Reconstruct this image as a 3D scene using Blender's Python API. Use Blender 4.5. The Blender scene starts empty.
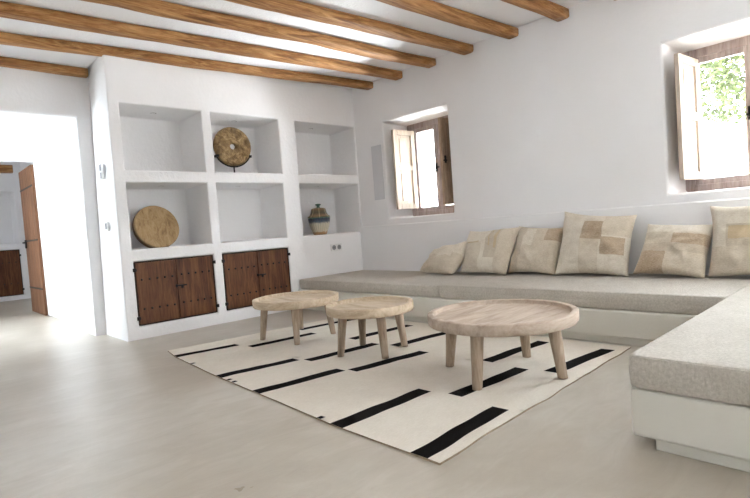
import bpy, bmesh, math, random
from mathutils import Vector, Matrix, noise
random.seed(7)
PI = math.pi
R = math.radians
sc = bpy.context.scene
COL = sc.collection

# ------------------------------------------------------------------ materials
def _mat(name):
    m = bpy.data.materials.new(name); m.use_nodes = True
    nt = m.node_tree
    for n in list(nt.nodes): nt.nodes.remove(n)
    out = nt.nodes.new('ShaderNodeOutputMaterial')
    b = nt.nodes.new('ShaderNodeBsdfPrincipled')
    nt.links.new(b.outputs[0], out.inputs[0])
    return m, nt, b

def srgb(r, g, b):
    f = lambda c: (c/255/12.92) if c/255 <= .04045 else ((c/255+.055)/1.055)**2.4
    return (f(r), f(g), f(b), 1)

def coords(nt, scale=(1, 1, 1), kind='Object'):
    tc = nt.nodes.new('ShaderNodeTexCoord'); mp = nt.nodes.new('ShaderNodeMapping')
    mp.inputs['Scale'].default_value = scale
    nt.links.new(tc.outputs[kind], mp.inputs[0])
    return mp.outputs[0]

def ntex(nt, vec, scale, detail=4, rough=.55, dist=0):
    n = nt.nodes.new('ShaderNodeTexNoise')
    n.inputs['Scale'].default_value = scale; n.inputs['Detail'].default_value = detail
    n.inputs['Roughness'].default_value = rough; n.inputs['Distortion'].default_value = dist
    nt.links.new(vec, n.inputs['Vector'])
    return n.outputs[0]

def ramp(nt, fac, stops):
    r = nt.nodes.new('ShaderNodeValToRGB'); e = r.color_ramp.elements
    while len(e) < len(stops): e.new(.5)
    for i, (p, c) in enumerate(stops):
        e[i].position = p; e[i].color = c
    nt.links.new(fac, r.inputs[0])
    return r.outputs[0]

def bump(nt, b, h, strength, dist):
    n = nt.nodes.new('ShaderNodeBump'); n.inputs['Strength'].default_value = strength
    n.inputs['Distance'].default_value = dist
    nt.links.new(h, n.inputs['Height']); nt.links.new(n.outputs[0], b.inputs['Normal'])

def plaster(name, c1, c2, strength=.35):
    m, nt, b = _mat(name)
    v = coords(nt)
    n1 = ntex(nt, v, 1.3, 3); n2 = ntex(nt, v, 26, 5, .6)
    nt.links.new(ramp(nt, n1, [(.3, c1), (.7, c2)]), b.inputs['Base Color'])
    b.inputs['Roughness'].default_value = .92; b.inputs['Specular IOR Level'].default_value = .15
    bump(nt, b, n2, strength, .012)
    return m

def flat(name, c, rough=.6, metal=0, spec=.4):
    m, nt, b = _mat(name)
    v = coords(nt); n = ntex(nt, v, 40, 3)
    dk = tuple(x*.82 for x in c[:3])+(1,)
    nt.links.new(ramp(nt, n, [(.3, dk), (.7, c)]), b.inputs['Base Color'])
    b.inputs['Roughness'].default_value = rough; b.inputs['Metallic'].default_value = metal
    b.inputs['Specular IOR Level'].default_value = spec
    return m

def wood(name, dark, mid, light, scale=(1, 12, 12), grain=2.2, rough=.65, knots=True, bumpd=.003, spec=.3):
    m, nt, b = _mat(name)
    v = coords(nt, scale)
    n1 = ntex(nt, v, grain, 6, .62, 1.2)
    n2 = ntex(nt, v, grain*6, 3, .6, .3)
    mix = nt.nodes.new('ShaderNodeMath'); mix.operation = 'MULTIPLY_ADD'
    nt.links.new(n2, mix.inputs[0]); mix.inputs[1].default_value = .35; nt.links.new(n1, mix.inputs[2])
    col = ramp(nt, mix.outputs[0], [(.42, dark), (.62, mid), (.85, light)])
    nt.links.new(col, b.inputs['Base Color'])
    b.inputs['Roughness'].default_value = rough; b.inputs['Specular IOR Level'].default_value = spec
    bump(nt, b, mix.outputs[0], .5, bumpd)
    return m

def fabric(name, c1, c2, thread=260, strength=.5, streak=None):
    m, nt, b = _mat(name)
    v = coords(nt)
    n1 = ntex(nt, v, 9, 2)
    sv = coords(nt, streak or (1, 1, 1)); n3 = ntex(nt, sv, thread/5, 4, .75)
    w1 = nt.nodes.new('ShaderNodeTexWave'); w1.bands_direction = 'X'; w1.inputs['Scale'].default_value = thread/6.3
    w2 = nt.nodes.new('ShaderNodeTexWave'); w2.bands_direction = 'Y'; w2.inputs['Scale'].default_value = thread/6.3
    for w in (w1, w2):
        w.inputs['Distortion'].default_value = 1.5; w.inputs['Detail'].default_value = 2
        nt.links.new(v, w.inputs['Vector'])
    mul = nt.nodes.new('ShaderNodeMath'); mul.operation = 'ADD'
    nt.links.new(w1.outputs[1], mul.inputs[0]); nt.links.new(w2.outputs[1], mul.inputs[1])
    s = nt.nodes.new('ShaderNodeMath'); s.operation = 'MULTIPLY_ADD'
    nt.links.new(n1, s.inputs[0]); s.inputs[1].default_value = .25; nt.links.new(n3, s.inputs[2])
    nt.links.new(ramp(nt, s.outputs[0], [(.36, c1), (.64, c2)]), b.inputs['Base Color'])
    h = nt.nodes.new('ShaderNodeMath'); h.operation = 'MULTIPLY'
    h.inputs[1].default_value = .8; nt.links.new(s.outputs[0], h.inputs[0])
    rr = [n for n in nt.nodes if n.type == 'VALTORGB'][-1]
    nt.links.new(h.outputs[0], rr.inputs[0])
    b.inputs['Roughness'].default_value = .95; b.inputs['Specular IOR Level'].default_value = .1
    b.inputs['Sheen Weight'].default_value = 0 if 'black' in name else .12
    bump(nt, b, mul.outputs[0], strength, .002)
    return m

def concrete():
    m, nt, b = _mat('polished_cement')
    v = coords(nt, (1, 1, 1))
    n1 = ntex(nt, v, 1.1, 5, .6, .6); n2 = ntex(nt, coords(nt, (1, 3, 1)), 3.5, 5, .65, 1)
    a = nt.nodes.new('ShaderNodeMath'); a.operation = 'MULTIPLY_ADD'
    nt.links.new(n2, a.inputs[0]); a.inputs[1].default_value = .5; nt.links.new(n1, a.inputs[2])
    nt.links.new(ramp(nt, a.outputs[0], [(.25, srgb(160, 149, 132)), (.72, srgb(184, 175, 161)), (1, srgb(202, 195, 184))]), b.inputs['Base Color'])
    nt.links.new(ramp(nt, a.outputs[0], [(.25, (.22,)*3+(1,)), (1, (.40,)*3+(1,))]), b.inputs['Roughness'])
    b.inputs['Specular IOR Level'].default_value = .5
    bump(nt, b, n2, .2, .012)
    return m

M = {}
M['plaster'] = plaster('white_lime_plaster', srgb(238, 237, 237), srgb(244, 243, 243), .45)
M['plaster_smooth'] = plaster('white_smooth_plaster', srgb(238, 237, 237), srgb(243, 242, 243), .15)
M['ceiling'] = plaster('white_ceiling_plaster', srgb(240, 240, 242), srgb(245, 245, 247), .5)
M['bench'] = plaster('bench_plaster', srgb(220, 216, 205), srgb(227, 224, 214), .25)
M['floor'] = concrete()
M['beam'] = wood('rough_hewn_beam', srgb(84, 50, 24), srgb(146, 98, 54), srgb(196, 150, 98), (.7, 9, 9), 2.2, .6, bumpd=.006)
M['cabinet'] = wood('dark_cabinet_wood', srgb(52, 28, 15), srgb(88, 52, 30), srgb(118, 76, 46), (11, 11, 1), 2.0, .55)
M['cabinet_dark'] = wood('dark_gap_wood', srgb(26, 16, 10), srgb(44, 27, 16), srgb(60, 38, 24), (10, 10, 1), 2.0, .7)
M['table'] = wood('bleached_table_wood', srgb(146, 128, 112), srgb(178, 160, 143), srgb(197, 181, 164), (1.2, 7, 7), 1.6, .75, bumpd=.0008)
M['table_pale'] = wood('bleached_pale_wood', srgb(160, 140, 116), srgb(190, 170, 144), srgb(210, 192, 168), (7, 1.2, 7), 1.6, .75, bumpd=.0008)
M['table_grain_end'] = wood('leg_wood', srgb(128, 108, 90), srgb(162, 142, 122), srgb(186, 168, 148), (12, 12, 1.2), 2.0, .75, bumpd=.001)
M['window_wood'] = wood('faded_window_wood', srgb(134, 118, 114), srgb(164, 149, 144), srgb(186, 173, 168), (9, 9, 1), 2.0, .7)
M['shutter_shaded'] = wood('shutter_shaded', srgb(128, 106, 88), srgb(160, 136, 114), srgb(186, 162, 138), (10, 10, 1), 2.0, .7)  # right-hand shutters: same wood, with their shade put into a browner colour
M['shutter_lit'] = wood('lit_shutter_wood', srgb(176, 158, 138), srgb(204, 188, 170), srgb(220, 206, 190), (10, 10, 1), 2.0, .7)  # left-hand shutters: same wood, with the daylight put into a paler colour
M['door_wood'] = wood('warm_door_wood', srgb(76, 48, 30), srgb(110, 74, 50), srgb(136, 98, 70), (10, 10, .8), 2.0, .6)
M['iron'] = flat('black_iron', srgb(34, 31, 30), .55, .4)
M['white_plastic'] = flat('white_plastic', srgb(240, 240, 238), .4)
M['grey_plastic'] = flat('grey_socket', srgb(150, 150, 152), .5)
M['dark_plastic'] = flat('dark_socket_hole', srgb(60, 60, 62), .5)
M['panel'] = plaster('pale_grey_panel', srgb(206, 206, 209), srgb(210, 210, 213), .05)
M['spot_ring'] = flat('brushed_spot_ring', srgb(150, 146, 140), .4, .3)
M['spot_core'] = flat('dark_spot_core', srgb(64, 60, 56), .5)
M['seat'] = fabric('greige_seat_linen', srgb(194, 186, 173), srgb(222, 215, 204), 420, .9)
M['rug'] = fabric('cream_wool', srgb(214, 204, 188), srgb(232, 224, 211), 300, .5, (1, 6, 1))
M['rug_black'] = fabric('black_wool', srgb(10, 7, 6), srgb(24, 18, 16), 300, .5, (1, 6, 1))
PCOL = dict(a=((202, 187, 164), (236, 225, 207)), b=((214, 201, 180), (246, 238, 224)), c=((172, 148, 120), (216, 197, 172)),
            d=((188, 172, 149), (226, 214, 195)), e=((196, 174, 140), (214, 194, 162)))
for k, (x, y) in PCOL.items():
    M['pil_'+k] = fabric('patch_linen_'+k, srgb(*x), srgb(*y), 330, .8, (1, 5, 1))
M['seam'] = fabric('patch_seam', srgb(140, 120, 94), srgb(160, 140, 112), 330, .8)

def stone():
    m, nt, b = _mat('carved_stone')
    v = coords(nt)
    n1 = ntex(nt, v, 16, 6, .65, .8)
    vo = nt.nodes.new('ShaderNodeTexVoronoi'); vo.inputs['Scale'].default_value = 16
    nt.links.new(v, vo.inputs['Vector'])
    nt.links.new(ramp(nt, n1, [(.32, srgb(86, 66, 42)), (.5, srgb(134, 108, 72)), (.68, srgb(178, 152, 110))]), b.inputs['Base Color'])
    b.inputs['Roughness'].default_value = .9
    a = nt.nodes.new('ShaderNodeMath'); a.operation = 'ADD'
    nt.links.new(n1, a.inputs[0]); nt.links.new(vo.outputs[0], a.inputs[1])
    bump(nt, b, a.outputs[0], .9, .02)
    return m
M['stone'] = stone()
M['drum_skin'] = wood('tan_hide', srgb(112, 86, 56), srgb(156, 128, 90), srgb(178, 152, 114), (5, 5, 2), 4, .7)
M['drum_rim'] = wood('drum_rim_wood', srgb(58, 40, 24), srgb(92, 66, 40), srgb(122, 92, 58), (3, 3, 3), 3, .7)

def jar_mat(name, bands, stripes=None):
    """bands: list of (z position 0..1 in generated space, colour)"""
    m, nt, b = _mat(name)
    tc = nt.nodes.new('ShaderNodeTexCoord'); sep = nt.nodes.new('ShaderNodeSeparateXYZ')
    nt.links.new(tc.outputs['Object'], sep.inputs[0])
    v = coords(nt); n = ntex(nt, v, 30, 3)
    # ragged band edges
    ma = nt.nodes.new('ShaderNodeMath'); ma.operation = 'MULTIPLY_ADD'
    nt.links.new(n, ma.inputs[0]); ma.inputs[1].default_value = .05; nt.links.new(sep.outputs[2], ma.inputs[2])
    mb = nt.nodes.new('ShaderNodeMath'); mb.operation = 'MULTIPLY'; mb.inputs[1].default_value = 1/.42
    nt.links.new(ma.outputs[0], mb.inputs[0])
    col = ramp(nt, mb.outputs[0], bands)
    if stripes:
        at = nt.nodes.new('ShaderNodeMath'); at.operation = 'ARCTAN2'
        nt.links.new(sep.outputs[1], at.inputs[0]); nt.links.new(sep.outputs[0], at.inputs[1])
        s = nt.nodes.new('ShaderNodeMath'); s.operation = 'MULTIPLY'; s.inputs[1].default_value = stripes[0]
        nt.links.new(at.outputs[0], s.inputs[0])
        si = nt.nodes.new('ShaderNodeMath'); si.operation = 'SINE'; nt.links.new(s.outputs[0], si.inputs[0])
        rr = ramp(nt, si.outputs[0], [(.0, (0, 0, 0, 1)), (.9, (0, 0, 0, 1)), (1, (.85,)*3+(1,))])
        mx = nt.nodes.new('ShaderNodeMix'); mx.data_type = 'RGBA'
        nt.links.new(rr, mx.inputs['Factor']); nt.links.new(col, mx.inputs['A']); mx.inputs['B'].default_value = stripes[1]
        col = mx.outputs['Result']
    nt.links.new(col, b.inputs['Base Color'])
    b.inputs['Roughness'].default_value = .3
    return m
M['jar_body'] = jar_mat('glazed_jar', [(.0, srgb(150, 112, 74)), (.13, srgb(178, 140, 100)), (.16, srgb(206, 196, 172)),
    (.40, srgb(198, 192, 172)), (.46, srgb(70, 86, 104)), (.54, srgb(38, 46, 70)), (.60, srgb(78, 130, 118))], (26, srgb(92, 88, 76)))
M['jar_lid'] = jar_mat('glazed_lid', [(.55, srgb(80, 128, 112)), (.64, srgb(140, 108, 76)), (.74, srgb(84, 84, 66)), (.84, srgb(138, 112, 78)), (.92, srgb(88, 72, 54))], (8, srgb(200, 184, 150)))
M['jar_knob'] = flat('green_glaze', srgb(72, 100, 84), .3)

def glass():
    m = bpy.data.materials.new('window_glass'); m.use_nodes = True; nt = m.node_tree
    for n in list(nt.nodes): nt.nodes.remove(n)
    out = nt.nodes.new('ShaderNodeOutputMaterial'); t = nt.nodes.new('ShaderNodeBsdfTransparent')
    g = nt.nodes.new('ShaderNodeBsdfGlossy'); g.inputs['Roughness'].default_value = .02
    mx = nt.nodes.new('ShaderNodeMixShader'); fr = nt.nodes.new('ShaderNodeFresnel'); fr.inputs[0].default_value = 1.45
    nt.links.new(fr.outputs[0], mx.inputs[0]); nt.links.new(t.outputs[0], mx.inputs[1]); nt.links.new(g.outputs[0], mx.inputs[2])
    nt.links.new(mx.outputs[0], out.inputs[0])
    return m
M['glass'] = glass()
def leafmat():
    m, nt, b = _mat('pale_leaves')
    oi = ntex(nt, coords(nt), 5, 3)
    nt.links.new(ramp(nt, oi, [(.3, srgb(42, 50, 14)), (.55, srgb(58, 66, 22)), (.7, srgb(80, 84, 38))]), b.inputs['Base Color'])
    b.inputs['Roughness'].default_value = .6
    return m
M['leaf'] = leafmat()
M['bark'] = wood('bark', srgb(80, 62, 46), srgb(116, 94, 74), srgb(140, 118, 96), (6, 6, 1), 2, .9)
M['garden'] = plaster('white_garden_plaster', srgb(240, 240, 238), srgb(246, 246, 244), .3)
M['ground'] = plaster('pale_gravel', srgb(224, 220, 210), srgb(236, 232, 224), .6)

# ------------------------------------------------------------------ builders
def obj(name, bm, mats, parent=None, smooth=False, bevel=0, seg=3, loc=None, mat4=None, ang=35):
    bmesh.ops.recalc_face_normals(bm, faces=bm.faces)
    me = bpy.data.meshes.new(name); bm.to_mesh(me); bm.free()
    for m in (mats if isinstance(mats, (list, tuple)) else [mats]): me.materials.append(m)
    o = bpy.data.objects.new(name, me); COL.objects.link(o)
    if smooth or bevel:
        for p in me.polygons: p.use_smooth = True
    if bevel:
        bv = o.modifiers.new('bevel', 'BEVEL'); bv.width = bevel; bv.segments = seg
        bv.limit_method = 'ANGLE'; bv.angle_limit = math.radians(ang); bv.harden_normals = True
    if parent: o.parent = parent
    if loc is not None: o.location = loc
    if mat4 is not None: o.matrix_local = mat4
    return o

def thing(name, label, cat, loc=(0, 0, 0), rotz=0, group=None):
    o = bpy.data.objects.new(name, None); COL.objects.link(o)
    o.location = loc; o.rotation_euler = (0, 0, rotz); o.empty_display_size = .1
    return tag(o, label, cat, group)

def tag(o, label, cat, group=None):
    o['label'] = label; o['category'] = cat
    if group: o['group'] = group
    return o

def struct(o):
    o['kind'] = 'structure'; return o

def dup(root, loc, rotz, label, group=None):
    r = root.copy(); COL.objects.link(r); r.location = loc; r.rotation_euler = (0, 0, rotz)
    r['label'] = label
    if group: r['group'] = group
    for ch in list(root.children):
        c = ch.copy(); COL.objects.link(c); c.parent = r
        for g in list(ch.children):
            d = g.copy(); COL.objects.link(d); d.parent = c
    return r

def box(bm, x0, x1, y0, y1, z0, z1, mi=0):
    v = [bm.verts.new(p) for p in ((x0, y0, z0), (x1, y0, z0), (x1, y1, z0), (x0, y1, z0), (x0, y0, z1), (x1, y0, z1), (x1, y1, z1), (x0, y1, z1))]
    for f in ((0, 3, 2, 1), (4, 5, 6, 7), (0, 1, 5, 4), (1, 2, 6, 5), (2, 3, 7, 6), (3, 0, 4, 7)):
        bm.faces.new([v[i] for i in f]).material_index = mi
    return v

def bx(x0, x1, y0, y1, z0, z1):
    bm = bmesh.new(); box(bm, x0, x1, y0, y1, z0, z1); return bm

def prism(poly, z0, z1):
    bm = bmesh.new()
    a = [bm.verts.new((x, y, z0)) for x, y in poly]; b = [bm.verts.new((x, y, z1)) for x, y in poly]
    n = len(poly); bm.faces.new(a[::-1]); bm.faces.new(b)
    for i in range(n): bm.faces.new((a[i], a[(i+1) % n], b[(i+1) % n], b[i]))
    return bm

def rings(bm, rs, cap0=True, cap1=True, mi=None):
    """rs: list of lists of points; lofted"""
    R = [[bm.verts.new(p) for p in r] for r in rs]; n = len(R[0])
    for k in range(len(R)-1):
        for i in range(n):
            f = bm.faces.new((R[k][i], R[k][(i+1) % n], R[k+1][(i+1) % n], R[k+1][i]))
            if mi: f.material_index = mi[k]
    if cap0: bm.faces.new(R[0][::-1])
    if cap1: bm.faces.new(R[-1])
    return R

def lathe(prof, n=32, wob=None):
    bm = bmesh.new(); rs = []
    for r, z in prof:
        rs.append([((r*(wob(2*PI*i/n) if wob else 1))*math.cos(2*PI*i/n), (r*(wob(2*PI*i/n) if wob else 1))*math.sin(2*PI*i/n), z) for i in range(n)])
    rings(bm, rs); return bm

def tube(pts, r, n=8):
    bm = bmesh.new(); rs = []
    pts = [Vector(p) for p in pts]
    for i, p in enumerate(pts):
        d = (pts[min(i+1, len(pts)-1)]-pts[max(i-1, 0)]).normalized()
        a = d.orthogonal().normalized() if i == 0 else (a-d*a.dot(d)).normalized()
        b = d.cross(a)
        rs.append([p+r*(a*math.cos(2*PI*k/n)+b*math.sin(2*PI*k/n)) for k in range(n)])
    rings(bm, rs); return bm

def wall_grid(us, vs, holes, pos, extra=None):
    """A plastered face split on the lines us x vs; holes = {(i,j): (depth, inset, closed)} over cell spans."""
    bm = bmesh.new(); cache = {}
    def V(u, v, d):
        k = (round(u, 5), round(v, 5), round(d, 5))
        if k not in cache: cache[k] = bm.verts.new(pos(u, v, d))
        return cache[k]
    covered = {}
    for (i0, i1, j0, j1), h in holes.items():
        for i in range(i0, i1):
            for j in range(j0, j1): covered[(i, j)] = h
    for i in range(len(us)-1):
        for j in range(len(vs)-1):
            if (i, j) in covered: continue
            bm.faces.new((V(us[i], vs[j], 0), V(us[i+1], vs[j], 0), V(us[i+1], vs[j+1], 0), V(us[i], vs[j+1], 0)))
    for (i0, i1, j0, j1), (dep, il, ir, ib, it, closed) in holes.items():
        per = []
        for i in range(i0, i1): per.append((us[i], vs[j0]))
        for j in range(j0, j1): per.append((us[i1], vs[j]))
        for i in range(i1, i0, -1): per.append((us[i], vs[j1]))
        for j in range(j1, j0, -1): per.append((us[i0], vs[j]))
        def back(u, v):
            a = (u-us[i0])/(us[i1]-us[i0]); c = (v-vs[j0])/(vs[j1]-vs[j0])
            return (us[i0]+il+a*(us[i1]-ir-us[i0]-il), vs[j0]+ib+c*(vs[j1]-it-vs[j0]-ib))
        n = len(per)
        bk = [V(*back(*q), dep) for q in per]
        for k in range(n):
            bm.faces.new((V(*per[k], 0), bk[k], bk[(k+1) % n], V(*per[(k+1) % n], 0)))
        if closed: bm.faces.new(bk[::-1])
    if extra: extra(bm, V)
    return bm

# ------------------------------------------------------------------ setting
CEIL = 2.615
XP = -2.905          # left edge of the niche wall
RX0, RY0 = -6.6, -7.4
RET = .65            # depth of the return beside the niches

fl = bmesh.new(); box(fl, RX0-.3, .45, RY0-.3, 7.2, -.12, 0)
struct(obj('floor', fl, M['floor']))
ce = bmesh.new(); box(ce, RX0-.3, .45, RY0-.3, 7.2, CEIL, CEIL+.2)
struct(obj('ceiling', ce, M['ceiling']))

struct(obj('trim_2', bx(RX0, XP+.03, .20, RET+.004, 2.577, CEIL), M['ceiling']))
# niche wall (far wall): six open niches, two cabinet recesses, and its return on the left
XS = [XP, -2.797, -2.034, -1.935, -1.138, -.911, -.018, .0]
ZS = [0, .119, .707, .818, 1.424, 1.536, 2.137, CEIL]
ND = .48
H = {}
for k, (i, j) in enumerate([(1, 3), (3, 3), (5, 3), (1, 5), (3, 5), (5, 5)]):
    H[(i, i+1, j, j+1)] = (ND, .012, .012, 0, .01, True)
for i in (1, 3): H[(i, i+1, 1, 2)] = (.06, 0, 0, 0, 0, True)
def ret(bm, V):
    for j in range(len(ZS)-1):
        bm.faces.new((V(XP, ZS[j], 0), V(XP, ZS[j+1], 0), V(XP, ZS[j+1], RET), V(XP, ZS[j], RET)))
struct(obj('wall_far', wall_grid(XS, ZS, H, lambda u, v, d: (u+((.014+.045*d/RET)*v/2.6 if abs(u-XP) < 1e-4 else 0), d, v), ret), M['plaster'], bevel=.016, seg=4))

# window wall (right)
WY = [0, -.499, -1.471, -3.549, -4.53, -5.75, -7.1, RY0]
WZ = [0, .955, 2.102, CEIL]
WD = .42
HW = {(1, 2, 1, 2): (WD, -.095, -.02, .008, .035, False), (3, 4, 1, 2): (WD, -.03, -.02, .008, .035, False), (5, 6, 1, 2): (WD, 0, 0, 0, 0, False)}  # last opening is unseen, added to let soft light onto the bench
struct(obj('wall_right', wall_grid(WY, WZ, HW, lambda u, v, d: (d, u, v)), M['plaster_smooth'], bevel=.02, seg=4))
# outer skin of the window wall so daylight only enters by the windows
sk = bmesh.new()
for (y0, y1) in ((7.2, -.55), (-1.5, -3.55), (-4.55, -5.75), (-7.1, RY0-.3)): box(sk, WD, WD+.06, y1, y0, -.1, CEIL+.2)
for (y0, y1) in ((-.55, -1.5), (-3.55, -4.55), (-5.75, -7.1)):
    box(sk, WD, WD+.06, y1, y0, -.1, .95); box(sk, WD, WD+.06, y1, y0, 2.1, CEIL+.2)
struct(obj('wall_right_outer', sk, M['garden']))
# thicker lower wall behind the bench
struct(obj('trim_1', bx(-.045, -.001, RY0, -.002, .0, .880), M['plaster_smooth'], bevel=.014, seg=4))

# left part of the far wall with the doorway, set back behind the return
DX0, DX1, DZ = -4.5, -2.992, 2.12
DW = [RX0, DX0, DX1, XP+.08]
struct(obj('wall_far_left', wall_grid(DW, [-.05, DZ, CEIL], {(1, 2, 0, 1): (.24, 0, 0, 0, 0, False)}, lambda u, v, d: (u, RET+d, v)), M['plaster'], bevel=.025, seg=4))
bk = bmesh.new(); 
box(bk, XP-.0, XP+.12, RET+.28, 3.0, 0, CEIL)
struct(obj('wall_passage_right', bk, M['plaster_smooth']))
bk = bmesh.new(); box(bk, DX1+.004, XP+.12, RET+.02, RET+.28, 0, CEIL); box(bk, RX0, DX0-.004, RET+.02, RET+.28, 0, CEIL); box(bk, DX0-.004, DX1+.004, RET+.2, RET+.28, DZ+.004, CEIL)
struct(obj('wall_passage_front', bk, M['plaster_smooth']))
# passage left wall; unseen window opening put in to light the passage
bk = bmesh.new(); PX = -5.6
box(bk, PX-.15, PX, RET+.28, 1.4, 0, CEIL); box(bk, PX-.15, PX, 2.4, 6.95, 0, CEIL); box(bk, PX-.15, PX, 1.4, 2.4, 2.1, CEIL); box(bk, PX-.15, PX, 1.4, 2.4, 0, .9)
struct(obj('wall_passage_left', bk, M['plaster_smooth']))
# second partition with the wooden door
bk = bmesh.new(); PY = 2.98
box(bk, -4.4, -2.93, PY, PY+.12, 2.03, CEIL); box(bk, PX, -4.4, PY, PY+.12, 0, CEIL); box(bk, -2.93, -2.4, PY, PY+.12, 0, CEIL)
struct(obj('wall_passage_far', bk, M['plaster_smooth'], bevel=.02))
bk = bmesh.new(); box(bk, -2.5, -2.38, PY+.12, 6.95, 0, CEIL)
struct(obj('wall_end_right', bk, M['plaster_smooth']))
EXS = [PX, -3.75, -2.64, -2.5]; EZS = [0, .084, .93, 1.05, 2.0, CEIL]
struct(obj('wall_end', wall_grid(EXS, EZS, {(1, 2, 1, 2): (.06, 0, 0, 0, 0, True), (1, 2, 3, 4): (.4, .01, .01, 0, .01, True)}, lambda u, v, d: (u, 6.6+d, v)), M['plaster_smooth'], bevel=.02))

# walls behind the camera
bk = bmesh.new()
box(bk, RX0-.2, RX0, RY0, RET+.02, 0, CEIL)
struct(obj('wall_left', bk, M['plaster_smooth']))
bk = bmesh.new()
box(bk, RX0, .4, RY0-.2, RY0, 0, CEIL)
struct(obj('wall_rear', bk, M['plaster_smooth']))

# ------------------------------------------------------------------ ceiling beams
def beam(x0, y0, x1, y1, w, z0, z1, seed, label, wedge=0):
    """hewn log running from the window wall (x0) to the left (x1)"""
    bm = bmesh.new(); rs = []; N = 60
    for k in range(N+1):
        t = k/N; x = x0+(x1-x0)*t; y = y0+(y1-y0)*t
        ww = w/2*(1+.16*noise.noise(Vector((x*1.3, seed*7.1, 0)))); zc = (z0+z1)/2
        zd = .010*noise.noise(Vector((x*1.7, seed*3.3, 5))); hh = (z1-z0)/2
        y += .016*noise.noise(Vector((x*.9, seed*5.7, 2)))
        r = []
        for q in range(16):
            a = 2*PI*q/16+PI/16
            c, s = math.cos(a), math.sin(a); p = .42
            sx = math.copysign(abs(c)**p, c); sz = math.copysign(abs(s)**p, s)
            jit = 1+.08*noise.noise(Vector((x*6, q*1.7, seed*2.2)))
            zz = zc+sz*hh*(jit if sz < 0 else 1)+(zd if sz < 0 else 0)
            r.append((x-x0, y-y0+sx*ww*jit, min(zz, z1)-z0))
        rs.append(r)
    rings(bm, rs)
    if wedge:
        pass
    o = obj('ceiling_beam', bm, M['beam'], smooth=True, loc=(x0, y0, z0))
    return tag(o, label, 'beam', 'ceiling beams')

BL = [(-.035+.0, .11, 'beam nearest the niches, its wall end above the grey panel'),]
zb = 2.532
# (centre y at the window wall, centre y at x=-3.6, width)
BEAMS = [(-.335, .105, .115, 'hewn wooden ceiling beam hugging the top of the niche wall, full length'),
         (-.822, -.487, .13, 'hewn ceiling beam second out from the niche wall'),
         (-1.305, -1.03, .13, 'hewn ceiling beam third out from the niche wall, ending above the left window'),
         (-1.79, -1.50, .135, 'hewn ceiling beam with a pale knot scar, fourth out from the niche wall'),
         (-2.30, -2.05, .12, 'hewn ceiling beam fifth out from the niche wall, ending over the middle cushions'),
         (-2.785, -2.60, .125, 'hewn ceiling beam second from the right, ending in clear wall between the windows'),
         (-3.275, -3.15, .12, 'hewn ceiling beam at top edge, only its end showing near the right window')]
for k, (ya, yb, w, lab) in enumerate(BEAMS):
    xe = RX0+.004; f = xe/-3.6
    beam(-.004, ya, xe, ya+(yb-ya)*f, w, zb, CEIL-.001, k+1, lab)
beam(XP+.035, .602, RX0+.004, .606, .095, zb-.030, 2.577, 11, 'short hewn wooden beam end above the bright doorway left of niches')

beam(-2.87, 5.0, -4.6, 5.0, .12, 2.14, 2.26, 12, 'distant beam end seen through the far doorway at left edge')

# ------------------------------------------------------------------ niche spots, sockets, switches, panel
def spot(x, z, lab):
    t = thing('niche_spotlight', lab, 'spotlight', (x, .27, z), 0, 'niche spotlights')
    bm = lathe([(.034, 0), (.034, -.004), (.024, -.005), (.022, -.002)], 20)
    obj('rim', bm, M['spot_ring'], t, smooth=True)
    obj('lamp', lathe([(.021, -.001), (.021, -.003), (.008, -.0035)], 16), M['spot_core'], t, smooth=True)
for x, z, lab in ((-2.40, 2.127, 'tiny recessed spotlight in ceiling of top left niche'), (-1.53, 2.127, 'tiny recessed spotlight above the round stone disc'),
                  (-.49, 2.127, 'tiny recessed spotlight in ceiling of top right niche'), (-2.39, 1.414, 'tiny recessed spotlight above the leaning tan drum'),
                  (-1.55, 1.414, 'tiny recessed spotlight in ceiling of empty lower middle niche'), (-.47, 1.414, 'tiny recessed spotlight above the ceramic jar')):
    spot(x, z+.0095-.0005, lab)

t = thing('wall_socket', 'white double power socket plate below the jar niche', 'socket', (-.452, -.001, .653))
obj('cover_plate', bx(-.085, .085, -.014, 0, -.043, .043), M['white_plastic'], t, bevel=.004)
for s in (-.04, .04):
    bm = lathe([(.029, 0), (.029, .003), (.024, .003), (.022, .001)], 20)
    q = obj('socket_face', bm, M['grey_plastic'], t, mat4=Matrix.Translation((s, -.0145, 0)) @ Matrix.Rotation(PI/2, 4, 'X'))
    bm = bmesh.new()
    for d in (-.008, .008):
        bmesh.ops.create_cone(bm, segments=10, radius1=.004, radius2=.004, depth=.002, cap_ends=True, matrix=Matrix.Translation((d, 0, .0025)))
    obj('pin_holes', bm, M['dark_plastic'], q)

t = thing('light_switch', 'upper white two-gang light switch on the return beside the doorway', 'switch', (XP-.0012, .295, 1.555), 0, 'wall switches')
obj('cover_plate', bx(-.010, 0, -.043, .043, -.075, .075), M['white_plastic'], t, bevel=.003)
for z in (-.036, .036): obj('rocker', bx(-.014, -.0095, -.026, .026, z-.028, z+.028), M['grey_plastic'], t, bevel=.002)
t = thing('light_switch', 'lower single white switch on the return beside the doorway', 'switch', (XP-.0012, .285, 1.05), 0, 'wall switches')
obj('cover_plate', bx(-.010, 0, -.043, .043, -.043, .043), M['white_plastic'], t, bevel=.003)
obj('rocker', bx(-.014, -.0095, -.026, .026, -.028, .028), M['grey_plastic'], t, bevel=.002)

t = tag(obj('speaker_panel', bx(-.007, 0, -.088, .088, -.328, .328), M['panel'], bevel=.002, loc=(-.0012, -.366, 1.52)),
        'flat pale grey rectangular panel on the wall left of the left window', 'panel')

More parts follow.
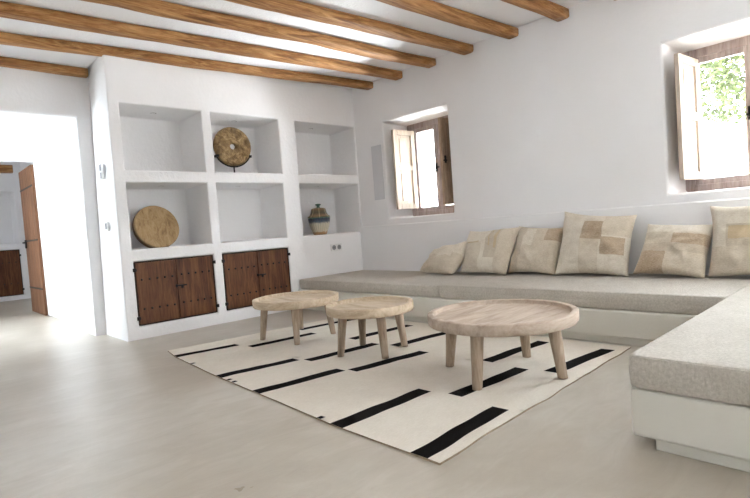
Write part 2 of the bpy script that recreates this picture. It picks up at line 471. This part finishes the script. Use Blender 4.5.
# ------------------------------------------------------------------ cabinets in the wall
def cabinet(x0, x1, z0, z1, lab, y=0, knobs=True, grp=None):
    cx = (x0+x1)/2; w = x1-x0; h = z1-z0
    t = thing('wall_cabinet', lab, 'cabinet', (cx, y, z0), 0, grp)
    fr = bmesh.new(); g = .012; d0, d1 = .012, .055
    box(fr, -w/2+.003, -w/2+g, d0-.01, d1, .003, h-.003); box(fr, w/2-g, w/2-.003, d0-.01, d1, .003, h-.003)
    box(fr, -w/2+g, w/2-g, d0-.01, d1, .003, g); box(fr, -w/2+g, w/2-g, d0-.01, d1, h-g, h-.003)
    box(fr, -w/2+g, w/2-g, .045, .056, g, h-g)
    obj('frame', fr, M['cabinet_dark'], t)
    for s in (-1, 1):
        a, b = (-w/2+.015, -.003) if s < 0 else (.003, w/2-.015)
        dm = bx(a, b, .004, .034, .015, h-.015)
        d = obj('door', dm, M['cabinet'], t, bevel=.0025, seg=2)
        for zr in (.285, .745):
            for i in range(5):
                xx = a+(b-a)*(i+.62)/5.2
                bm = bmesh.new(); bmesh.ops.create_uvsphere(bm, u_segments=8, v_segments=5, radius=.0105)
                obj('stud', bm, M['iron'], d, loc=(xx, .003, h*(1-zr)+(.008 if s > 0 else 0)), smooth=True)
        for zr in (.13, .88):
            ex = -w/2 if s < 0 else w/2
            bm = bmesh.new(); box(bm, ex-.014, ex+.014, -.012, .006, -.016, .016); box(bm, ex-.02 if s > 0 else ex, ex if s > 0 else ex+.02, -.006, .005, -.008, .008)
            obj('hinge', bm, M['iron'], d, loc=(0, -.002, h*(1-zr)), bevel=.002, seg=2)
        if s < 0:
            bm = bmesh.new(); box(bm, -.012, .085, -.012, .003, -.006, .006); box(bm, .028, .048, -.020, -.006, -.026, .006); box(bm, -.02, -.008, -.014, .004, -.014, .014)
            obj('latch', bm, M['iron'], d, loc=(0, 0, h*.55), bevel=.002, seg=2)
    return t
cabinet(-2.797, -2.034, .119, .707, 'studded dark wood double-door cabinet under the leaning drum niche', grp='wall cabinets')
cabinet(-1.935, -1.138, .119, .707, 'studded dark wood double-door cabinet behind the leftmost table', grp='wall cabinets')
cabinet(-3.75, -2.64, .084, .93, 'distant dark wood cabinet seen through the doorway at left edge', y=6.6, grp='wall cabinets')

# ------------------------------------------------------------------ doors and windows
door = bpy.data.objects.new('door_1', None); COL.objects.link(door); door.location = (-2.935, 3.115, 0); struct(door)
dm = bmesh.new()
for i in range(4): box(dm, -.022, .022, i*.2175+.001, (i+1)*.2175-.001, .006, 2.01)
obj('leaf', dm, M['door_wood'], door, bevel=.003, seg=2)
for z in (.36, 1.02, 1.74): obj('strap', bx(-.027, -.021, .01, .86, z-.011, z+.011), M['iron'], door)
bm = bmesh.new(); box(bm, -.04, -.022, .76, .82, .92, 1.04); box(bm, -.07, -.035, .78, .80, .99, 1.01); box(bm, -.07, -.055, .70, .80, .99, 1.01)
obj('handle', bm, M['iron'], door, bevel=.003)

def window(name, y0, y1, stile_l, hinge, shut, z0=.962, z1=2.06):
    """frame between y0 (far, left in view) and y1; two casements; both shutters swung into the room"""
    w = bpy.data.objects.new(name, None); COL.objects.link(w); w.location = (.36, 0, 0); struct(w)
    f = .052; ym = (y0+y1)/2
    fr = bmesh.new()
    box(fr, -.02, .05, y0-f, y0+.03, z0, z1+.05); box(fr, -.02, .05, y1-.03, y1+f, z0, z1+.05)
    box(fr, -.02, .05, y1+f, y0-f, z0, z0+f); box(fr, -.02, .05, y1+f, y0-f, z1-f, z1+.05)
    obj('window_frame', fr, M['window_wood'], w, bevel=.004)
    for k, (a, b) in enumerate(((y0-f-.002, ym+.001), (ym-.001, y1+f+.002))):
        c = bmesh.new(); s = .05; s2 = .052
        zl, zh = z0+f-.008, z1-f+.008
        box(c, -.012, .03, a-s, a, zl, zh); box(c, -.012, .03, b, b+s, zl, zh)
        box(c, -.012, .03, b+s, a-s, zl, zl+s2); box(c, -.012, .03, b+s, a-s, zh-s2, zh)
        cs = obj('casement', c, M['window_wood'], w, bevel=.004)
        p = bmesh.new(); p.faces.new([p.verts.new(q) for q in ((.008, a-s, zl+s2), (.008, b+s, zl+s2), (.008, b+s, zh-s2), (.008, a-s, zh-s2))])
        obj('pane', p, M['glass'], cs)
        if k == 0:
            h = bmesh.new(); box(h, -.03, -.012, b+.012, b+.036, 1.46, 1.56); box(h, -.05, -.028, b+.002, b+.044, 1.49, 1.505); box(h, -.05, -.03, b-.03, b+.015, 1.50, 1.515)
            obj('handle', h, M['iron'], cs, bevel=.002)
    sh_w = (y0-y1)/2-.095
    zl, zh = 1.052, 1.988
    def shutter(mat):
        b = bmesh.new(); e = .062; T = .034
        # local: x along width from hinge 0..sh_w, y thickness
        box(b, 0, e, 0, T, zl, zh); box(b, sh_w-e, sh_w, 0, T, zl, zh)
        zm = (zl+zh)/2+.02
        for a, c in ((zl, zl+e), (zm-e/2, zm+e/2), (zh-e, zh)): box(b, e, sh_w-e, 0, T, a, c)
        for a, c in ((zl+e, zm-e/2), (zm+e/2, zh-e)):
            box(b, e, sh_w-e, .012, T-.012, a, c); box(b, e+.03, sh_w-e-.03, .006, T-.006, a+.035, c-.035)
        o = obj('shutter', b, mat, w, bevel=.003, seg=2)
        hg = bmesh.new()
        for z in (zl+.12, zh-.12): bmesh.ops.create_cone(hg, segments=10, radius1=.008, radius2=.008, depth=.06, cap_ends=True, matrix=Matrix.Translation((-.004, T/2, z)))
        obj('hinge', hg, M['iron'], o)
        return o
    a = shutter([M['shutter_lit']])
    # open: swung in to the room, nearly square to the wall
    ang = math.radians(stile_l)
    a.matrix_local = Matrix.Translation((-.03, hinge, 0)) @ Matrix.Rotation(ang, 4, 'Z')
    b = shutter([M['shutter_shaded']])
    b.matrix_local = Matrix.Translation((-.022, y1+f-.01, 0)) @ Matrix.Rotation(R(shut), 4, 'Z')
    l = bmesh.new(); box(l, sh_w-.05, sh_w-.03, .034, .046, 1.50, 1.58); box(l, sh_w-.055, sh_w-.01, .042, .052, 1.52, 1.535)
    obj('latch', l, M['iron'], b, bevel=.002)
    return w
window('window_1', -.60, -1.45, 174, -.665, 165)
window('window_2', -3.590, -4.50, 174, -3.672, 165)

# ------------------------------------------------------------------ built-in bench and its cushions
PXX = -2.50; PYY = -4.135; BF = -1.055; BE = -5.45
t = thing('built_in_bench', 'white plastered built-in corner bench running under windows and to the right', 'bench', (0, 0, 0))
L = lambda a, px, py: [(-.046, -.004), (a, -.004), (a, py), (px, py), (px, BE), (-.046, BE)]
obj('bench_body', prism(L(BF, PXX+.012, PYY), .045, .222), M['bench'], t, bevel=.014)
obj('plinth', prism(L(BF+.025, PXX+.04, PYY-.07), 0, .0455), M['bench'], t, bevel=.004)

def cushion(x0, x1, y0, y1, z0, z1, lab, seed):
    bm = bmesh.new(); nx, ny = 14, 22
    cx, cy = (x0+x1)/2, (y0+y1)/2; sx, sy = (x1-x0)/2, (y1-y0)/2; h = z1-z0; rr = .014
    # rounded, slightly crowned slab
    def ring(inset, z): 
        pts = []; a, b = sx-inset, sy-inset; rad = .03
        for (qx, qy, a0) in ((1, 1, 0), (-1, 1, PI/2), (-1, -1, PI), (1, -1, 1.5*PI)):
            for k in range(5):
                an = a0+k*PI/8
                pts.append((qx*(a-rad)+rad*math.cos(an), qy*(b-rad)+rad*math.sin(an), z))
        return pts
    prof = []
    for k in range(5): an = k*PI/8; prof.append((rr*(1-math.sin(an)), rr*(1-math.cos(an))))
    rs = [ring(i, z) for i, z in prof]
    rs.append(ring(-.003, h*.5))
    rs += [ring(i, h-z) for i, z in prof[::-1]]
    rings(bm, rs)
    o = obj('seat_cushion', bm, M['seat'], smooth=True, loc=(cx, cy, z0))
    # crisp top
    for p in o.data.polygons:
        if len(p.vertices) > 4: p.use_smooth = False
    return tag(o, lab, 'cushion', 'bench seat cushions')
cushion(-1.036, -.05, -2.050, -.006, .2235, .332, 'greige flat seat cushion in the corner against the niche wall', 1)
cushion(-1.05, -.05, -4.128, -2.066, .2235, .339, 'long greige seat cushion in the middle, under the scatter cushions', 2)
cushion(PXX, -.05, -5.44, -4.136, .2235, .345, 'greige seat cushion on the near right arm of the bench', 3)

# ------------------------------------------------------------------ scatter cushions
def pillow(y_mid, xb, w, h, lean, lab, patches, base='b', roll=0, yaw=0, thick=.085, seed=0, tl=(0, 0), tr=(0, 0), zr=.3395):
    n = 40; bm = bmesh.new()
    keys = ['a', 'b', 'c', 'd', 'e']
    def P(s, t, side):
        q = .085
        X = s*(1-q*(1-t*t)**1.0*abs(s)**3); Y = t*(1-q*(1-s*s)*abs(t)**3)
        prof = max(0, (1-abs(s)**2.6))**.5*max(0, (1-abs(t)**2.6))**.5
        wr = .030*noise.noise(Vector((s*1.7+seed*3, t*1.7, side*2)))+.018*noise.noise(Vector((s*3.5+seed, t*3.5, side)))+.008*noise.noise(Vector((s*8+seed, t*8, side)))
        Z = side*(thick*prof)+(wr*prof if prof > 0 else 0)
        # bottom sags and spreads, corners slump a little
        Z += .012*noise.noise(Vector((s*1.3, t*1.3, seed+9)))
        X += .02*noise.noise(Vector((t*1.1, seed*2.7, 1)))
        Y += .02*noise.noise(Vector((s*1.1, seed*1.9, 4)))
        x, y = X*w/2, (Y+1)*h/2; up_ = (t+1)/2
        x += up_*(tl[0]*(1-s)/2+tr[0]*(1+s)/2); y += up_*(tl[1]*(1-s)/2+tr[1]*(1+s)/2)
        return Vector((x, y, Z))
    def patch(s, t):
        k = base
        for (s0, s1, t0, t1, c) in patches:
            if s0 <= s < s1 and t0 <= t < t1: k = c
        return keys.index(k)
    for side in (1, -1):
        g = [[bm.verts.new(P(-1+2*i/n, -1+2*j/n, side)) for i in range(n+1)] for j in range(n+1)]
        for j in range(n):
            for i in range(n):
                f = bm.faces.new((g[j][i], g[j][i+1], g[j+1][i+1], g[j+1][i]))
                f.material_index = patch(-1+2*(i+.5)/n, -1+2*(j+.5)/n)
    bmesh.ops.remove_doubles(bm, verts=bm.verts, dist=.0004)
    base_m = Matrix(((0, 0, -1, 0), (-1, 0, 0, 0), (0, 1, 0, 0), (0, 0, 0, 1)))   # X->-y, Y->z, Z->-x
    m = Matrix.Translation((xb, y_mid, .336)) @ Matrix.Rotation(yaw, 4, 'Z') @ Matrix.Rotation(lean, 4, 'Y') @ base_m @ Matrix.Rotation(roll, 4, 'Z')
    o = obj('scatter_cushion', bm, [M['pil_'+k] for k in keys], smooth=True)
    o.matrix_world = m
    # let it rest on the seat
    zmin = min((m @ v.co).z for v in o.data.vertices)
    xmax = max((m @ v.co).x for v in o.data.vertices)
    m = Matrix.Translation((min(0, -.048-xmax), 0, zr-zmin)) @ m
    o.matrix_world = m
    return tag(o, lab, 'scatter cushion', 'patchwork linen scatter cushions')
R = math.radians
pillow(-1.51, -.42, .50, .40, R(47), 'beige linen cushion slumped low at the left end of the row',
       [(-1, 1, -1, 0, 'a'), (-.2, .6, -.2, .7, 'b')], 'b', seed=1, thick=.10, roll=R(-2), yaw=R(-8), tl=(.07, -.12), tr=(.03, .06))
pillow(-2.03, -.35, .52, .46, R(26), 'beige patchwork cushion with two tan bars near its top corner, second from left',
       [(-1, -.1, -.9, .25, 'a'), (.05, .5, -.4, 1, 'd'), (.15, .22, .1, .85, 'e'), (.36, .43, .0, .85, 'e'), (-.85, -.2, .24, .32, 'e'), (.5, 1, -1, 1, 'a')], 'b', seed=2, roll=R(-2), thick=.10, tl=(-.01, -.02), tr=(.05, .02))
pillow(-2.49, -.27, .47, .45, R(20), 'beige cushion with a tan patch at top right, third from left',
       [(-1, -.45, -1, 1, 'd'), (-.42, .0, .1, .85, 'b'), (0, .35, -1, 1, 'a'), (.4, 1, .35, .9, 'c'), (.4, 1, -1, .35, 'a'), (-.5, .3, -1, -.3, 'a')], 'a', seed=3, roll=R(-2), thick=.095, tl=(.04, 0), tr=(.035, -.015))
pillow(-3.02, -.27, .61, .56, R(16), 'largest cream cushion with two brown square patches',
       [(-.25, .28, .1, .72, 'c'), (.28, .88, -.35, .2, 'c'), (-.25, .25, -1, .1, 'a'), (-1, -.3, -.62, -.58, 'd'), (.3, 1, .25, 1, 'a')], 'b', seed=4, thick=.105, tl=(.045, .0), tr=(.035, -.07))
pillow(-3.60, -.30, .48, .43, R(24), 'beige cushion banded with tan panels, second from right',
       [(-1, 1, .55, 1, 'b'), (.0, 1, .1, .5, 'c'), (-1, 0, .1, .5, 'a'), (-1, 1, -.2, .1, 'd'), (-1, -.1, -1, -.2, 'c'), (-.1, 1, -1, -.2, 'a')], 'a', seed=5, thick=.10, roll=R(-3), tl=(.05, -.02), tr=(.03, -.02))
pillow(-4.11, -.27, .52, .51, R(15), 'tall beige cushion cut by the right edge of the photo',
       [(-.55, 1, -.2, .38, 'd'), (0, 1, -1, -.2, 'd'), (-1, 0, -1, -.2, 'a'), (-.5, .6, .0, .36, 'e'), (.0, .04, .4, 1, 'd')], 'b', seed=6, thick=.105, zr=.346)

# ------------------------------------------------------------------ rug
def rug():
    bm = bmesh.new()
    LEFT = [(-.70, -2.84), (-.76, -2.852), (-1.03, -2.905), (-1.86, -2.965), (-2.35, -2.99), (-3.05, -3.022), (-3.72, -3.022)]
    def xl(y):
        for (a, xa), (b, xb) in zip(LEFT, LEFT[1:]):
            if b <= y <= a: return xa+(xb-xa)*(a-y)/(a-b)
        return LEFT[0][1] if y > LEFT[0][0] else LEFT[-1][1]
    XRT = -1.10
    def ytop(x): return -.76-.145*(x+2.85) if x < -2.43 else -.821-.10*(x+2.43)
    def ybot(x): return -3.672+.026*(x+3.02)
    st = {0: [(-1.034, -1.115), (-1.86, -1.945), (-2.348, -2.415), (-3.092, -3.10), (-3.573, -3.555)],
          1: [(-1.285, -1.34), (-2.04, -2.105), (-2.495, -2.572), (-3.275, -3.31)],
          2: [(-1.10, -1.165), (-1.82, -1.872), (-2.275, -2.34), (-3.062, -3.095), (-3.475, -3.53)]}
    hw = .043
    # columns between lines of constant x (the first starts on the left hem)
    cols = [(None, -2.44, 0), (-2.44, -2.418, None), (-2.418, -1.845, 1), (-1.845, -1.828, None), (-1.828, -1.22, 2), (-1.22, XRT, None)]
    def P(x, y):
        z = .0085+.0022*noise.noise(Vector((x*4, y*4, 3)))+.0015*noise.noise(Vector((x*11, y*11, 1)))
        dv = .010*noise.noise(Vector((x*1.7, 7.7, 0)))+.012*noise.noise(Vector((x*5, y*1.5, 2)))
        du = .005*noise.noise(Vector((y*1.4, 3.3, 0)))
        return (x+du, y+dv, z)
    for (x0, x1, c) in cols:
        nu = 1 if c is None else 18
        ends = lambda xq: (ytop(xq), ybot(xq))
        xa = -2.93 if x0 is None else x0
        lines = [(ytop(xa if x0 is not None else -2.852), ytop(x1), 0)]
        if c is not None:
            for a, b in st[c]: lines.append((a+hw, b+hw, 0)); lines.append((a-hw, b-hw, 1))
        lines.append((ybot(xa if x0 is not None else -3.02), ybot(x1), 0))
        for k in range(len(lines)-1):
            a, b = lines[k], lines[k+1]
            nv = max(1, int((a[0]-b[0])/.045)); g = []
            for j in range(nv+1):
                row = []
                for i in range(nu+1):
                    tt = i/nu
                    ya = a[0]+(a[1]-a[0])*tt; yb = b[0]+(b[1]-b[0])*tt; y = ya+(yb-ya)*j/nv
                    xs = xl(a[0]+(b[0]-a[0])*j/nv) if x0 is None else x0
                    row.append(bm.verts.new(P(xs+(x1-xs)*tt, y)))
                g.append(row)
            for j in range(nv):
                for i in range(nu):
                    f = bm.faces.new((g[j][i], g[j+1][i], g[j+1][i+1], g[j][i+1])); f.material_index = 1 if b[2] else 0
    bmesh.ops.remove_doubles(bm, verts=bm.verts, dist=.0006)
    # hem down to the floor; its darker wool colour puts in edge shade
    ylt, ylb = ytop(-2.852), ybot(-3.02)
    bnd = [(xl(ylt)+(XRT-xl(ylt))*i/60, None, ytop) for i in range(60)]
    pts = [(x, ytop(x)) for x, _, _ in bnd]
    pts += [(XRT, ytop(XRT)+(ybot(XRT)-ytop(XRT))*i/90) for i in range(90)]
    pts += [(XRT+(xl(ylb)-XRT)*i/60, ybot(XRT+(xl(ylb)-XRT)*i/60)) for i in range(60)]
    pts += [(xl(ylb+(ylt-ylb)*i/90), ylb+(ylt-ylb)*i/90) for i in range(90)]
    tp = [bm.verts.new(P(*q)) for q in pts]; lo = [bm.verts.new((p.co.x, p.co.y, .001)) for p in tp]; n = len(tp)
    for i in range(n): bm.faces.new((tp[i], tp[(i+1) % n], lo[(i+1) % n], lo[i])).material_index = 2
    # little dark tufts where weft yarns end on the left hem
    for y in (-1.36, -1.98, -2.05, -2.95):
        x = xl(y)
        q = [P(x-.004, y), P(x+.022, y), P(x+.026, y-.03), P(x-.004, y-.03)]
        f = bm.faces.new([bm.verts.new((a, b, c+.003)) for a, b, c in q]); f.material_index = 1
    hem = fabric('shaded_hem_wool', srgb(140, 122, 100), srgb(168, 150, 126), 300, .5)
    o = obj('rug', bm, [M['rug'], M['rug_black'], hem], smooth=True)
    return tag(o, 'cream flatwoven rug with staggered black bars under the three tables', 'rug')
rug()

# ------------------------------------------------------------------ tables
def table(name_lab, c, Rx, Ry, zt, th, legs, mat, seed, legr=.03, rot=0):
    t = thing('coffee_table', name_lab, 'coffee table', (c[0], c[1], 0.0), 0, 'round wooden coffee tables')
    def wob(a):
        p = Vector((math.cos(a), math.sin(a), seed*3.1)); return 1+.022*noise.noise(p*1.3)+.010*noise.noise(p*3)
    N = 72
    def ring(f, z, dz=0):
        o_ = []
        for i in range(N):
            a = 2*PI*i/N; k = wob(a)*f
            o_.append((Rx*k*math.cos(a), Ry*k*math.sin(a), z+dz*noise.noise(Vector((math.cos(a)*2, math.sin(a)*2, seed)))))
        return o_
    bm = bmesh.new(); e = .012
    rim = .045/Rx
    e = .004/Rx
    rs = [ring(.02, zt-th), ring(.955, zt-th), ring(.985, zt-th+.003), ring(.996, zt-th+.010, .003), ring(1.0, zt-th*.5, .002), ring(1.0, zt-.006, .002), ring(1.0-e*.4, zt-.002, .002), ring(1-e*1.6, zt, .0015), ring(1-rim*.62, zt, .0015), ring(1-rim*.72, zt-.0015, .001), ring(1-rim*.78, zt-.006), ring(1-rim*.86, zt-.022), ring(1-rim*.98, zt-.0245), ring(.5, zt-.025), ring(.02, zt-.025)]
    rings(bm, rs)
    obj('tabletop', bm, mat, t, smooth=True, mat4=Matrix.Rotation(rot, 4, 'Z'))
    for k, (lx, ly) in enumerate(legs):
        dx, dy = lx-c[0], ly-c[1]
        bot = Vector((dx, dy, .012)); r = math.hypot(dx, dy)
        top = Vector((dx*(1-.035/r*1), dy*(1-.035/r*1), zt-th+.004))
        bm = bmesh.new(); rr = []
        n = 14
        for q in range(9):
            s = q/8; p = bot.lerp(top, s); ra = legr*(.74+.30*s)
            rr.append([(p.x+ra*(1+.06*noise.noise(Vector((math.cos(2*PI*i/n)*1.5, s*2, k+seed))))*math.cos(2*PI*i/n),
                        p.y+ra*(1+.06*noise.noise(Vector((math.sin(2*PI*i/n)*1.5, s*2, k+seed+5))))*math.sin(2*PI*i/n), p.z) for i in range(n)])
        rings(bm, rr)
        o = obj('leg', bm, M['table_grain_end'], t, smooth=True)
        for pl in o.data.polygons:
            if len(pl.vertices) > 4: pl.use_smooth = False
    return t
table('largest round wooden tray table, nearest the camera on the right of the rug', (-1.963, -3.272), .405, .405, .356, .062,
      [(-2.035, -2.944), (-2.29, -3.32), (-1.63, -3.216), (-1.9, -3.58)], M['table'], 1, .034)
table('smallest wooden tray table, between the other two tables', (-2.03, -2.27), .30, .305, .352, .062,
      [(-2.236, -2.174), (-1.934, -2.062), (-2.111, -2.477), (-1.81, -2.367)], M['table_pale'], 2, .031)
table('pale wooden tray table farthest left, in front of the studded cabinet', (-1.995, -1.343), .35, .35, .345, .062,
      [(-2.229, -1.164), (-2.183, -1.588), (-1.793, -1.089), (-1.785, -1.533)], M['table_pale'], 3, .03)

# ------------------------------------------------------------------ objects in the niches
# stone disc on an iron stand
t = thing('stone_disc', 'carved round stone disc with a centre hole in the top middle niche', 'ornament', (-1.635, .16, 1.537), R(-6))
Rd = .208; n = 56; bm = bmesh.new(); rs = []
def dring(r, y):
    return [((r*(1+(.018*noise.noise(Vector((math.cos(2*PI*i/n)*2, math.sin(2*PI*i/n)*2, 4))) if r > .1 else 0)))*math.cos(2*PI*i/n), y+.004*noise.noise(Vector((math.cos(2*PI*i/n)*3, math.sin(2*PI*i/n)*3, r*20))), r*math.sin(2*PI*i/n)+.295) for i in range(n)]
prof = [(.03, -.012), (.045, -.028), (.09, -.032), (.15, -.034), (.185, -.03), (.203, -.018), (Rd, 0), (.203, .02), (.18, .03), (.1, .032), (.045, .03), (.03, .012)]
rs = [dring(r, y) for r, y in prof]; RR = rings(bm, rs, False, False)
for i in range(n): bm.faces.new((RR[-1][i], RR[-1][(i+1) % n], RR[0][(i+1) % n], RR[0][i]))
obj('disc', bm, M['stone'], t, smooth=True)
st = bmesh.new()
arc = [(.215*math.cos(a), -.0, .295+.215*math.sin(a)) for a in [R(212+i*116/14) for i in range(15)]]
tb = tube(arc, .0075, 8); me = bpy.data.meshes.new('tmp'); tb.to_mesh(me); tb.free(); st.from_mesh(me)
for q in (arc[0], arc[-1]):
    box(st, q[0]-.011, q[0]+.011, -.044, .036, q[2]-.002, q[2]+.022)
tb = tube([(0, 0, .082), (0, 0, .006)], .0085, 8); me2 = bpy.data.meshes.new('tmp2'); tb.to_mesh(me2); tb.free(); st.from_mesh(me2)
box(st, -.06, .06, -.045, .045, .0, .008)
bpy.data.meshes.remove(me); bpy.data.meshes.remove(me2)
obj('stand', st, M['iron'], t)

# leaning drum
t = thing('hide_drum', 'round tan hide drum leaning in the niche above the left cabinet', 'drum', (-2.478, .13, .819))
Rr = .215; D = .07
bm = bmesh.new(); n = 56
def dr(r, y): return [(r*math.cos(2*PI*i/n), y, r*math.sin(2*PI*i/n)+Rr) for i in range(n)]
rings(bm, [dr(Rr*.995, .012), dr(Rr, .016), dr(Rr, D), dr(Rr-.012, D), dr(Rr-.014, .02)], False, False)
mt = Matrix.Rotation(R(4), 4, 'Z') @ Matrix.Rotation(R(-17), 4, 'X')
a = obj('shell', bm, M['drum_rim'], t, smooth=True); a.matrix_local = mt
bm = bmesh.new(); rings(bm, [dr(.01, 0), dr(.1, 0), dr(Rr*.95, .0005), dr(Rr*.99, .003), dr(Rr*1.008, .010), dr(Rr*1.008, .026), dr(Rr*.99, .028)], True, False)
a = obj('skin', bm, M['drum_skin'], t, smooth=True); a.matrix_local = mt
bm = bmesh.new()
for rr in (.034, .05):
    pass
rings(bm, [dr(.004, -.0012), dr(.03, -.001), dr(.034, .0004)], True, True)
a = obj('centre_mark', bm, M['drum_rim'] if False else M['drum_skin'], t); a.matrix_local = mt

# lidded jar
t = thing('ceramic_jar', 'glazed lidded ceramic jar in the lower right niche', 'jar', (-.505, .22, .819))
t.scale = (.94, .94, .95)
k = .92
obj('body', lathe([(.001, 0), (.088*k, 0), (.098*k, .012), (.112*k, .05), (.136*k, .10), (.150*k, .15), (.156*k, .19), (.160*k, .215), (.150*k, .222), (.001, .222)], 44), M['jar_body'], t, smooth=True)
ld = obj('lid', lathe([(.001, .222), (.162*k, .2225), (.168*k, .232), (.158*k, .24), (.138*k, .252), (.118*k, .285), (.108*k, .325), (.104*k, .336), (.07*k, .345), (.035*k, .35), (.001, .351)], 40,
    lambda a: 1+.035*math.cos(4*a)), M['jar_lid'], t, smooth=True)
obj('knob', lathe([(.001, .35), (.026, .35), (.019, .362), (.018, .375), (.036, .384), (.04, .391), (.028, .4), (.001, .403)], 24), M['jar_knob'], ld, smooth=True)

# ------------------------------------------------------------------ outdoors, seen through the right window
struct(obj('ground', bx(.5, 22, -14, 14, -.25, -.05), M['ground']))
struct(obj('wall_garden', bx(10.5, 10.8, -14, 14, -.06, 2.2), M['garden']))
t = thing('garden_tree', 'pale green leafy tree outside the right window', 'tree', (7.6, -2.75, -.06))
bm = bmesh.new(); random.seed(3)
for k in range(9000):
    while True:
        p = Vector((random.uniform(-1, 1), random.uniform(-1, 1), random.uniform(-1, 1)))
        if p.length < 1 and p.length > .25: break
    q = Vector((p.x*1.2, p.y*1.25, p.z*1.15+3.5))
    if noise.noise(q*2.3) < -.08: continue
    d = Vector((random.gauss(0, 1), random.gauss(0, 1), random.gauss(0, .6))).normalized(); s = d.orthogonal().normalized()
    s = (Matrix.Rotation(random.uniform(0, 2*PI), 3, d) @ s)
    l = random.uniform(.05, .085); w = l*.42
    bm.faces.new([bm.verts.new(x) for x in (q-d*l, q+s*w, q+d*l, q-s*w)])
me = bpy.data.meshes.new('foliage'); bm.to_mesh(me); bm.free(); me.materials.append(M['leaf'])
fo = bpy.data.objects.new('foliage', me); COL.objects.link(fo); fo.parent = t
obj('trunk', tube([(0, 0, .0), (.03, .02, 1.0), (-.04, .05, 1.9), (.02, .0, 3.2)], .085, 10), M['bark'], t, smooth=True)

# ------------------------------------------------------------------ light
wd = bpy.data.worlds.new('World'); sc.world = wd; wd.use_nodes = True
nt = wd.node_tree; bg = nt.nodes['Background']
bg.inputs[0].default_value = (.80, .90, 1.0, 1); bg.inputs[1].default_value = 17.0

def area(name, loc, target, sx, sy, power, col):
    l = bpy.data.lights.new(name, 'AREA'); l.shape = 'RECTANGLE'; l.size = sx; l.size_y = sy; l.energy = power; l.color = col
    o = bpy.data.objects.new(name, l); COL.objects.link(o); o.location = loc
    o.rotation_euler = (Vector(target)-Vector(loc)).to_track_quat('-Z', 'Y').to_euler()
    return o
area('passage_fill', (PX-.05, 1.9, 1.5), (PX+3, 1.9, 1.1), 1.0, 1.2, 13, (.90, 1, 1))  # added area lamp filling the passage opening, bleaches the passage wall
area('reveal_fill_left', (1.5, -1.0, .1), (.2, -.95, 1.7), 3.0, 1.4, 1150, (.90, .95, 1))  # added lamp low outside the left window, brightens its reveal
area('reveal_fill_right', (1.5, -4.3, .1), (.2, -4.0, 1.7), 2.4, 1.4, 70, (.90, .95, 1))  # weaker added lamp outside the right window, lifts its reveal
area('end_room_fill', (PX+.1, 5.0, 1.4), (PX+3, 5.0, 1.2), 1.6, 1.8, 9, (.88, .94, 1))  # added fill for the end room, set against a solid wall
area('unseen_opening_fill', (.36, -6.42, 1.55), (-2.6, -3.4, .9), 1.25, 1.1, 48, (.93, .97, 1))  # added lamp in the unseen opening, lights bench tops and niche wall
area('rear_fill', (-3.3, RY0+.05, 1.35), (-2.6, 0, 1.2), 3.0, 2.0, 11, (.93, .97, 1))  # added fill in front of the solid rear wall, brightens the niche wall

sl = bpy.data.lights.new('sun', 'SUN'); sl.energy = 9; sl.angle = R(.6); sl.color = (1, .98, .95)
so = bpy.data.objects.new('sun', sl); COL.objects.link(so); so.location = (-3, 0, 8)
so.rotation_euler = Vector((-.37, .28, -.88)).to_track_quat('-Z', 'Y').to_euler()

# ------------------------------------------------------------------ camera
cam = bpy.data.cameras.new('Camera'); co = bpy.data.objects.new('Camera', cam); COL.objects.link(co); sc.camera = co
cam.sensor_width = 36; cam.lens = 36*512.362/750; cam.clip_start = .05
yaw, pit, rol = R(43.27), R(-2.45), R(-4.15)
fw = Vector((math.sin(yaw)*math.cos(pit), math.cos(yaw)*math.cos(pit), math.sin(pit)))
rt = Vector((math.cos(yaw), -math.sin(yaw), 0)); up = rt.cross(fw)
r2 = rt*math.cos(rol)+up*math.sin(rol); u2 = -rt*math.sin(rol)+up*math.cos(rol)
mw = Matrix((( r2.x, u2.x, -fw.x, -4.37648), (r2.y, u2.y, -fw.y, -4.85963), (r2.z, u2.z, -fw.z, .864), (0, 0, 0, 1)))
co.matrix_world = mw

sc.view_settings.view_transform = 'Standard'
sc.view_settings.exposure = .87
sc.cycles.use_denoising = True
sc.cycles.diffuse_bounces = 6
